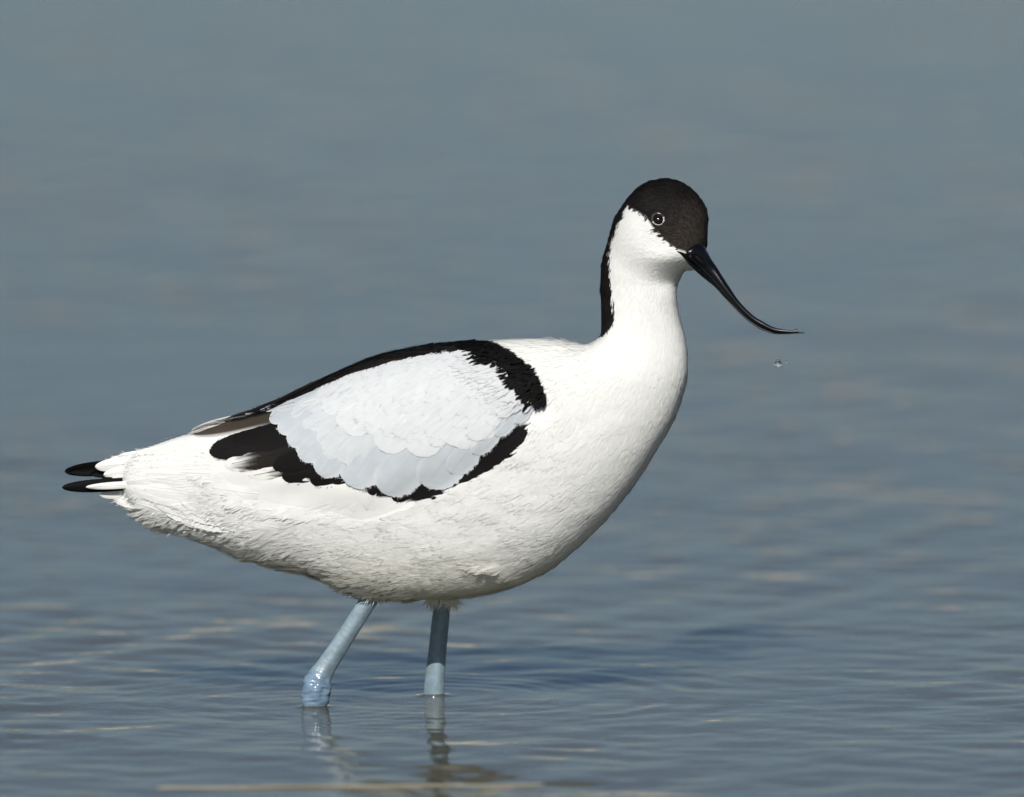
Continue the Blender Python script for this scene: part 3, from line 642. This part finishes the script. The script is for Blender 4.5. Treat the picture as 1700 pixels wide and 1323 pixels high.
UP = resample([(1141, 415), (1149, 409), (1159.5, 405.3), (1168, 409), (1174, 418.5), (1181.3, 431.5), (1190, 444.5), (1200, 460.5), (1214, 482), (1225, 498.5), (1238.4, 513.5), (1252, 525.8), (1265.6, 534), (1282, 543), (1298, 547), (1316, 549.3), (1335, 552.6)], 70)
MID = resample([(1137, 424), (1143, 431), (1150, 437.5), (1159, 445.5), (1174, 460.5), (1190, 478.5), (1206, 496.5), (1222, 512), (1239, 528), (1258, 541.5), (1277, 550), (1290, 552.8), (1315, 553), (1335, 553.4)], 70)
LOW = resample([(1137, 430), (1141, 438), (1151, 447.8), (1169, 463.2), (1185, 476), (1200.5, 493), (1216.4, 510), (1237, 530.2), (1257.5, 545.3), (1276.5, 552.8), (1290, 555.4), (1314.6, 554.6), (1328, 553.6)], 70)
sB = np.linspace(0, 1, 70); BMX, BMY = (UP[:, 0] + LOW[:, 0]) / 2, (UP[:, 1] + LOW[:, 1]) / 2; zc = np.maximum(34 + 44 * sB, Zs(BMX, BMY) + 3.0) * (sB < .35) + (34 + 44 * sB) * (sB >= .35); zc = np.convolve(np.r_[np.full(8, zc[0]), zc, np.full(8, zc[-1])], np.ones(17) / 17, 'valid')
def mandible(A, B, name, par, over, k=1.0):
    c = (A + B) / 2; nrm = A - B; h = np.linalg.norm(nrm, axis=1); nrm /= h[:, None] + 1e-9; h = h / 2 + over
    v, f = loft(c[:, 0], c[:, 1], zc, np.maximum(h, .35), np.maximum(np.minimum(h * k, 13), .35), nrm)
    # close the ends
    n = len(v) // 20; v = np.concatenate([v, v[:20].mean(0)[None], v[-20:].mean(0)[None]])
    fl = [list(q_) for q_ in f] + [[n * 20, (i + 1) % 20, i] for i in range(20)] + [[n * 20 + 1, (n - 1) * 20 + i, (n - 1) * 20 + (i + 1) % 20] for i in range(20)]
    return make(name, Wp(v[:, 0], v[:, 1], v[:, 2]), fl, m_bill, par)
bill = mandible(UP, MID, "bill", avocet, .1, 1.0)
lm = mandible(MID, LOW, "lower_mandible", bill, -.15, 1.7)
# gape: the dark corner of the mouth
gp = resample([(1123, 417.6), (1130, 421), (1139, 427), (1149, 436)], 14); tt = np.linspace(0, 1, 14)
nrm = np.tile(np.array([.55, -.83]), (14, 1)); zz = Zs(gp[:, 0], gp[:, 1]); zz = np.maximum(zz + .5, 0)
v, f = loft(gp[:, 0], gp[:, 1], zz, .5 + 7.0 * tt, 1.2 + 2.2 * tt, nrm, 10); make("gape", Wp(v[:, 0], v[:, 1], v[:, 2]), f, m_bill, bill)
m_nost, t, p = nodes_of("nostril_skin"); p.inputs["Base Color"].default_value = (.0015, .0015, .0018, 1); p.inputs["Roughness"].default_value = .7
tt = np.linspace(-1, 1, 12); ns = np.stack([1161.5 + 7.5 * tt, 433 + 7.2 * tt], 1); nrm = np.tile(np.array([.7, -.7]), (12, 1))
zb_ = np.interp(ns[:, 0], (UP[:, 0] + MID[:, 0]) / 2, zc) + 11.8
v, f = loft(ns[:, 0], ns[:, 1], zb_, 2.1 * np.sqrt(1 - tt ** 2 * .98), 2.4 * np.sqrt(1 - tt ** 2 * .98), nrm, 10); make("nostril", Wp(v[:, 0], v[:, 1], v[:, 2]), f, m_nost, bill)

# ------------------------------------------------------------------ eye
EX, EY = 1091.4, 364.6
ez = float(Zs(EX, EY)); e = 3.0
gxz = (Zs(EX + e, EY) - Zs(EX - e, EY)) / (2 * e); gyz = (Zs(EX, EY + e) - Zs(EX, EY - e)) / (2 * e)
en = np.array([-gxz, -gyz, 1.0]); en /= np.linalg.norm(en); en = en + np.array([.12, .05, .2]); en /= np.linalg.norm(en)
e1 = np.cross(en, [0, 1, 0]); e1 /= np.linalg.norm(e1); e2 = np.cross(en, e1)
m_eye, t, p = nodes_of("wet_eye"); p.inputs["Roughness"].default_value = .35; p.inputs["Specular IOR Level"].default_value = 0; p.inputs["Coat Weight"].default_value = 1; p.inputs["Coat Roughness"].default_value = .13
at = t.nodes.new("ShaderNodeAttribute"); at.attribute_name = "Col"; t.links.new(at.outputs["Color"], p.inputs["Base Color"])
RE = 8.6; a1 = np.linspace(0, np.pi, 18); a2 = np.linspace(0, 2 * np.pi, 28, endpoint=False); A1, A2 = np.meshgrid(a1, a2, indexing='ij')
loc = (np.cos(A1)[..., None] * en * .75 + np.sin(A1)[..., None] * (np.cos(A2)[..., None] * e1 + np.sin(A2)[..., None] * e2)) * RE
ctr = np.array([EX + 1.6, EY + 2.0, ez - 2.2])
v = (loc + ctr).reshape(-1, 3); i = np.arange(18 * 28).reshape(18, 28); j = np.roll(i, -1, 1)
ec = np.where((A1 < .62)[..., None], np.array([.002, .002, .002]), np.array([.016, .005, .003])).reshape(-1, 3)
eye = make("eye", Wp(v[:, 0], v[:, 1], v[:, 2]), np.stack([i[:-1], j[:-1], j[1:], i[1:]], -1).reshape(-1, 4), m_eye, avocet, ec)
v2 = v * np.array([1, 1, -1]); make("eye", Wp(v2[:, 0], v2[:, 1], v2[:, 2]), np.stack([i[:-1], i[1:], j[1:], j[:-1]], -1).reshape(-1, 4), m_eye, avocet, ec)
rt = np.linspace(0, 2 * np.pi, 48, endpoint=False); tb = np.linspace(0, 2 * np.pi, 10, endpoint=False); R1, T1 = np.meshgrid(rt, tb, indexing='ij')
rw = 1.5 + .75 * np.sin(R1 * 2 + .8) + .25 * nz(R1 * 8, T1 * 0, 1, 3); rm = 9.6
rx = (rm + rw * np.cos(T1)); rl = rx[..., None] * (np.cos(R1)[..., None] * e1 + np.sin(R1)[..., None] * e2) + (rw * .75 * np.sin(T1))[..., None] * en
v = (rl + ctr - np.array([1.6, 2.0, 0]) + en * 2.3).reshape(-1, 3); i = np.arange(480).reshape(48, 10); j = np.roll(i, -1, 0); i2 = np.roll(i, -1, 1); j2 = np.roll(j, -1, 1)
rc = np.array([.66, .66, .64]) * np.ones((480, 3)); dk = (np.abs(((R1 - 0.5) % (2 * np.pi)) - np.pi) > 2.2).ravel() | (np.abs(R1 - 2.4) < .35).ravel(); rc[dk] = .06
fr_ = np.stack([i, j, j2, i2], -1).reshape(-1, 4)
make("eye_ring", Wp(v[:, 0], v[:, 1], v[:, 2]), fr_, m_feather, eye, rc)

# ------------------------------------------------------------------ legs
m_leg, t, p = nodes_of("pale_blue_leg_skin")
at = t.nodes.new("ShaderNodeAttribute"); at.attribute_name = "Col"
tc = t.nodes.new("ShaderNodeTexCoord"); n1 = t.nodes.new("ShaderNodeTexNoise"); n1.inputs["Scale"].default_value = 260; n1.inputs["Detail"].default_value = 4
mr = t.nodes.new("ShaderNodeMapRange"); mr.inputs["To Min"].default_value = .55; mr.inputs["To Max"].default_value = 1.18
mx = t.nodes.new("ShaderNodeVectorMath"); mx.operation = 'SCALE'
t.links.new(tc.outputs["Object"], n1.inputs["Vector"]); t.links.new(n1.outputs["Fac"], mr.inputs["Value"]); t.links.new(at.outputs["Color"], mx.inputs[0]); t.links.new(mr.outputs["Result"], mx.inputs["Scale"]); t.links.new(mx.outputs[0], p.inputs["Base Color"])
p.inputs["Roughness"].default_value = .42; p.inputs["Subsurface Weight"].default_value = .0
sx_ = t.nodes.new("ShaderNodeSeparateXYZ"); wet = t.nodes.new("ShaderNodeMapRange"); wet.inputs["From Min"].default_value = .008; wet.inputs["From Max"].default_value = .024
wet.inputs["To Min"].default_value = .10; wet.inputs["To Max"].default_value = .45; t.links.new(tc.outputs["Object"], sx_.inputs[0]); t.links.new(sx_.outputs["Z"], wet.inputs["Value"]); t.links.new(wet.outputs["Result"], p.inputs["Roughness"])
vo = t.nodes.new("ShaderNodeTexVoronoi"); vo.inputs["Scale"].default_value = 520
bp = t.nodes.new("ShaderNodeBump"); bp.inputs["Strength"].default_value = .4; bp.inputs["Distance"].default_value = .0003
t.links.new(tc.outputs["Object"], vo.inputs["Vector"]); t.links.new(vo.outputs["Distance"], bp.inputs["Height"]); t.links.new(bp.outputs["Normal"], p.inputs["Normal"])
LEGC = np.array([.235, .32, .375])
def leg(points, dz, seed, foot_dir):
    """points: (px, py, radius, dz) from the belly feathers down to the bed"""
    P = np.array(points, float); C = catmull(P, 9, False); n = len(C); ns = 28
    tg = np.gradient(C[:, :2], axis=0); tg /= np.linalg.norm(tg, axis=1)[:, None]; nr = np.stack([tg[:, 1], -tg[:, 0]], 1)
    th = np.linspace(0, 2 * np.pi, ns, endpoint=False); Vs, Cs = [], []
    for i in range(n):
        knob = sstep(16.5, 20, C[i, 2])
        ridge = 1 + .07 * np.cos(th * 2 + .6) + .05 * np.cos(4 * th + 1) + .015 * np.sin(C[i, 1] * .9 + 3 * np.cos(th)) + knob * (.13 * nz(th * 2.2, np.full(ns, C[i, 1] / 11), 1, 6 + seed) + .07 * nz(th * 5, np.full(ns, C[i, 1] / 3.2), 1, 8))
        rr_ = C[i, 2] * ridge
        Vs.append(np.stack([C[i, 0] + nr[i, 0] * rr_ * np.cos(th), C[i, 1] + nr[i, 1] * rr_ * np.cos(th), dz + C[i, 3] + rr_ * .82 * np.sin(th)], 1))
        streak = 1 + .10 * np.sin(th * 3 + seed) + .06 * nz(th * 3, np.full(ns, C[i, 1] * .05), 1, seed)
        Cs.append(LEGC * streak[:, None] * (1 + np.array([-.22, -.14, .02]) * knob))
    i = np.arange(n * ns).reshape(n, ns); j = np.roll(i, -1, 1)
    F = np.stack([i[:-1], j[:-1], j[1:], i[1:]], -1).reshape(-1, 4)
    v = np.concatenate(Vs); o = make("leg", Wp(v[:, 0], v[:, 1], v[:, 2]), F, m_leg, avocet, np.concatenate(Cs))
    # webbed foot on the bed
    ft = np.array([C[-1, 0], C[-1, 1], dz + C[-1, 3]]); base = Wp(*ft); toes = []
    for k, a in enumerate((-.55, 0, .55)):
        toes.append(base + np.array([math.cos(a + foot_dir), math.sin(a + foot_dir), 0]) * (.036 if k == 1 else .031))
    zb = BED + .005; top = []
    pts = [base + np.array([-.006, 0, 0])]; 
    for k in range(3):
        pts.append(toes[k])
        if k < 2: pts.append((toes[k] + toes[k + 1]) / 2 * .82 + base * .18)
    m = len(pts); vv_ = [[q_[0], q_[1], zb + .003] for q_ in pts] + [[q_[0], q_[1], zb - .003] for q_ in pts]
    ff = [list(range(m)), list(range(2 * m - 1, m - 1, -1))] + [[k, m + k, m + (k + 1) % m, (k + 1) % m] for k in range(m)]
    make("foot", vv_, ff, m_leg, o, np.tile(LEGC, (2 * m, 1)), smooth=False)
    return o
wl0, wl1 = depth_of_water(LEG_D[0]), depth_of_water(LEG_D[1])
bot = -BED / S
leg([(640, 955, 20, -6), (615, 992, 13.8, 0), (592, 1028, 13.4, 0), (565, 1070, 14.0, 0), (541, 1107, 15.6, 0), (530, 1125, 19.5, 1), (525, 1142, 21.5, 2), (523.5, 1160, 20.5, 2), (523, 1176, 17, 1), (523, 1205, 13, 0), (526, wl0 + bot, 12, 0)], LEG_D[0], 1, .1)
leg([(737, 962, 20, 4), (734, 1000, 13.6, 0), (730, 1040, 13.4, 0), (725.5, 1085, 13.8, 0), (722, 1120, 14.8, 0), (720.5, 1145, 15.6, 0), (720, 1166, 15.8, 0), (719, 1190, 14, 0), (718, 1220, 12, 0), (716, wl1 + bot, 12, 0)], LEG_D[1], 4, -.1)
# feather cuffs where the legs leave the belly
def cuff(cx, cy, dz, ang, n, L, w0, seed):
    r = np.random.default_rng(seed); Vs = []
    for k in range(n):
        th = r.uniform(0, 2 * np.pi); ox, oz = math.cos(th) * w0, math.sin(th) * w0
        a = ang + r.normal(0, .22) - .5 * math.cos(th); l_ = L * r.uniform(.6, 1.2)
        d = np.array([math.cos(a), math.sin(a), .15 * math.sin(th)]); b = np.array([cx + ox, cy + r.uniform(-8, 3), dz + oz]); pr = np.array([-d[1], d[0], 0]) * .8
        for s_, q_ in ((0, 1.0), (.5, 1.0), (1, .2)):
            c = b + d * l_ * s_; Vs += [c - pr * q_, c + pr * q_]
    v = np.array(Vs); F = np.concatenate([np.arange(n)[:, None] * 6 + np.array([[0, 1, 3, 2]]), np.arange(n)[:, None] * 6 + np.array([[2, 3, 5, 4]])])
    return v, F, np.tile(WHITE * np.array([1, .98, .93]), (len(v), 1)), v
for cs in ([cuff(622, 982, LEG_D[0], 2.05, 170, 20, 15, 1), cuff(610, 978, LEG_D[0], 2.3, 90, 22, 17, 2)], [cuff(735, 992, LEG_D[1], 1.6, 220, 24, 17, 3)]):
    v, f, c, _ = join(cs); make("thigh_plumage", Wp(v[:, 0], v[:, 1], v[:, 2]), f, m_feather, body, c)

# ------------------------------------------------------------------ water falling from the bill
m_drop, t, p = nodes_of("clear_water_drop"); p.inputs["Base Color"].default_value = (1, 1, 1, 1); p.inputs["Roughness"].default_value = 0.0; p.inputs["Coat Weight"].default_value = 1; p.inputs["Coat Roughness"].default_value = .28; p.inputs["IOR"].default_value = 1.333; p.inputs["Transmission Weight"].default_value = 1
def drop(profile, cx, cy, cz, label):
    P = catmull(profile, 6, False); P[:, 0] = np.maximum(P[:, 0], .02); n = len(P); th = np.linspace(0, 2 * np.pi, 24, endpoint=False)
    v = np.stack([np.stack([cx + P[i, 0] * np.cos(th), np.full(24, cy + P[i, 1]), cz + P[i, 0] * np.sin(th)], 1) for i in range(n)]).reshape(-1, 3)
    i = np.arange(n * 24).reshape(n, 24); j = np.roll(i, -1, 1); F = [list(q_) for q_ in np.stack([i[:-1], i[1:], j[1:], j[:-1]], -1).reshape(-1, 4)[:, ::-1]]
    F += [list(i[0]), list(i[-1][::-1])]
    o = make("water_drop", Wp(v[:, 0], v[:, 1], v[:, 2]), F, m_drop)
    me = o.data; import bmesh; bm = bmesh.new(); bm.from_mesh(me); bmesh.ops.recalc_face_normals(bm, faces=bm.faces); bm.to_mesh(me); bm.free()
    return tag(o, label, "water drop", group="water drops falling from the bill")
drop([(0, -10.2), (1.9, -9.2), (1.5, -7.2), (2.8, -5.4), (5.9, -1.9), (7.4, 1.7), (6.2, 5.7), (3.3, 7.7), (0, 8.4)], 1290.6, 603, 74, "largest clear drop with a small bead on top, falling below the bill tip")
drop([(0, -2.3), (1.6, -1.6), (2.2, 0), (1.6, 1.6), (0, 2.3)], 1305, 601, 74, "tiny round droplet in mid air just right of the large falling drop")
drop([(0, -2.6), (2.2, -1.9), (3.4, 0), (3, 1.6), (0, 2.2)], 1320.5, 548.6, 76.8, "small bead of water clinging to the upturned tip of the bill")

# ------------------------------------------------------------------ a dry reed stem adrift in front of the bird
m_reed, t, p = nodes_of("dry_reed"); p.inputs["Roughness"].default_value = .55
tc = t.nodes.new("ShaderNodeTexCoord"); n1 = t.nodes.new("ShaderNodeTexNoise"); n1.inputs["Scale"].default_value = 22
cr = t.nodes.new("ShaderNodeValToRGB"); cr.color_ramp.elements[0].color = (.15, .135, .095, 1); cr.color_ramp.elements[1].color = (.36, .33, .25, 1)
t.links.new(tc.outputs["Object"], n1.inputs["Vector"]); t.links.new(n1.outputs["Fac"], cr.inputs["Fac"]); t.links.new(cr.outputs["Color"], p.inputs["Base Color"])
def on_water(px, py):
    q_ = Wp(px, py, 0); d = q_ - C_POS; return C_POS + d * (C_POS[2] / -d[2])
def reed(a, b, r0, label, seed):
    A, B = on_water(*a), on_water(*b); n = 60; tt = np.linspace(0, 1, n); th = np.linspace(0, 2 * np.pi, 12, endpoint=False); d = (B - A) / np.linalg.norm(B - A); side = np.array([-d[1], d[0], 0])
    cen = A + (B - A) * tt[:, None] + side * (.004 * np.sin(tt * 2.6 + seed) + .0015 * nz(tt * 9, tt * 0, 1, seed))[:, None]; cen[:, 2] = .0002 + .0004 * nz(tt * 7, tt * 0, 1, seed + 3)
    rad_ = r0 * (1 - .35 * tt) * (1 + .28 * np.exp(-((tt[:, None] - np.array([.22, .51, .78])) / .006) ** 2).sum(1)); rad_[0] *= .6; rad_[-1] *= .3
    v = np.array([cen[i] + rad_[i] * (np.cos(th)[:, None] * side + np.sin(th)[:, None] * np.array([0, 0, 1.0])) for i in range(n)]).reshape(-1, 3)
    i = np.arange(n * 12).reshape(n, 12); j = np.roll(i, -1, 1); F = [list(q_) for q_ in np.stack([i[:-1], j[:-1], j[1:], i[1:]], -1).reshape(-1, 4)] + [list(i[0][::-1]), list(i[-1])]
    tag(make("reed_stem", v, F, m_reed), label, "reed stem")
reed((262, 1311), (905, 1304), .0010, "long pale dry reed stem floating in front of the bird's legs", 1)
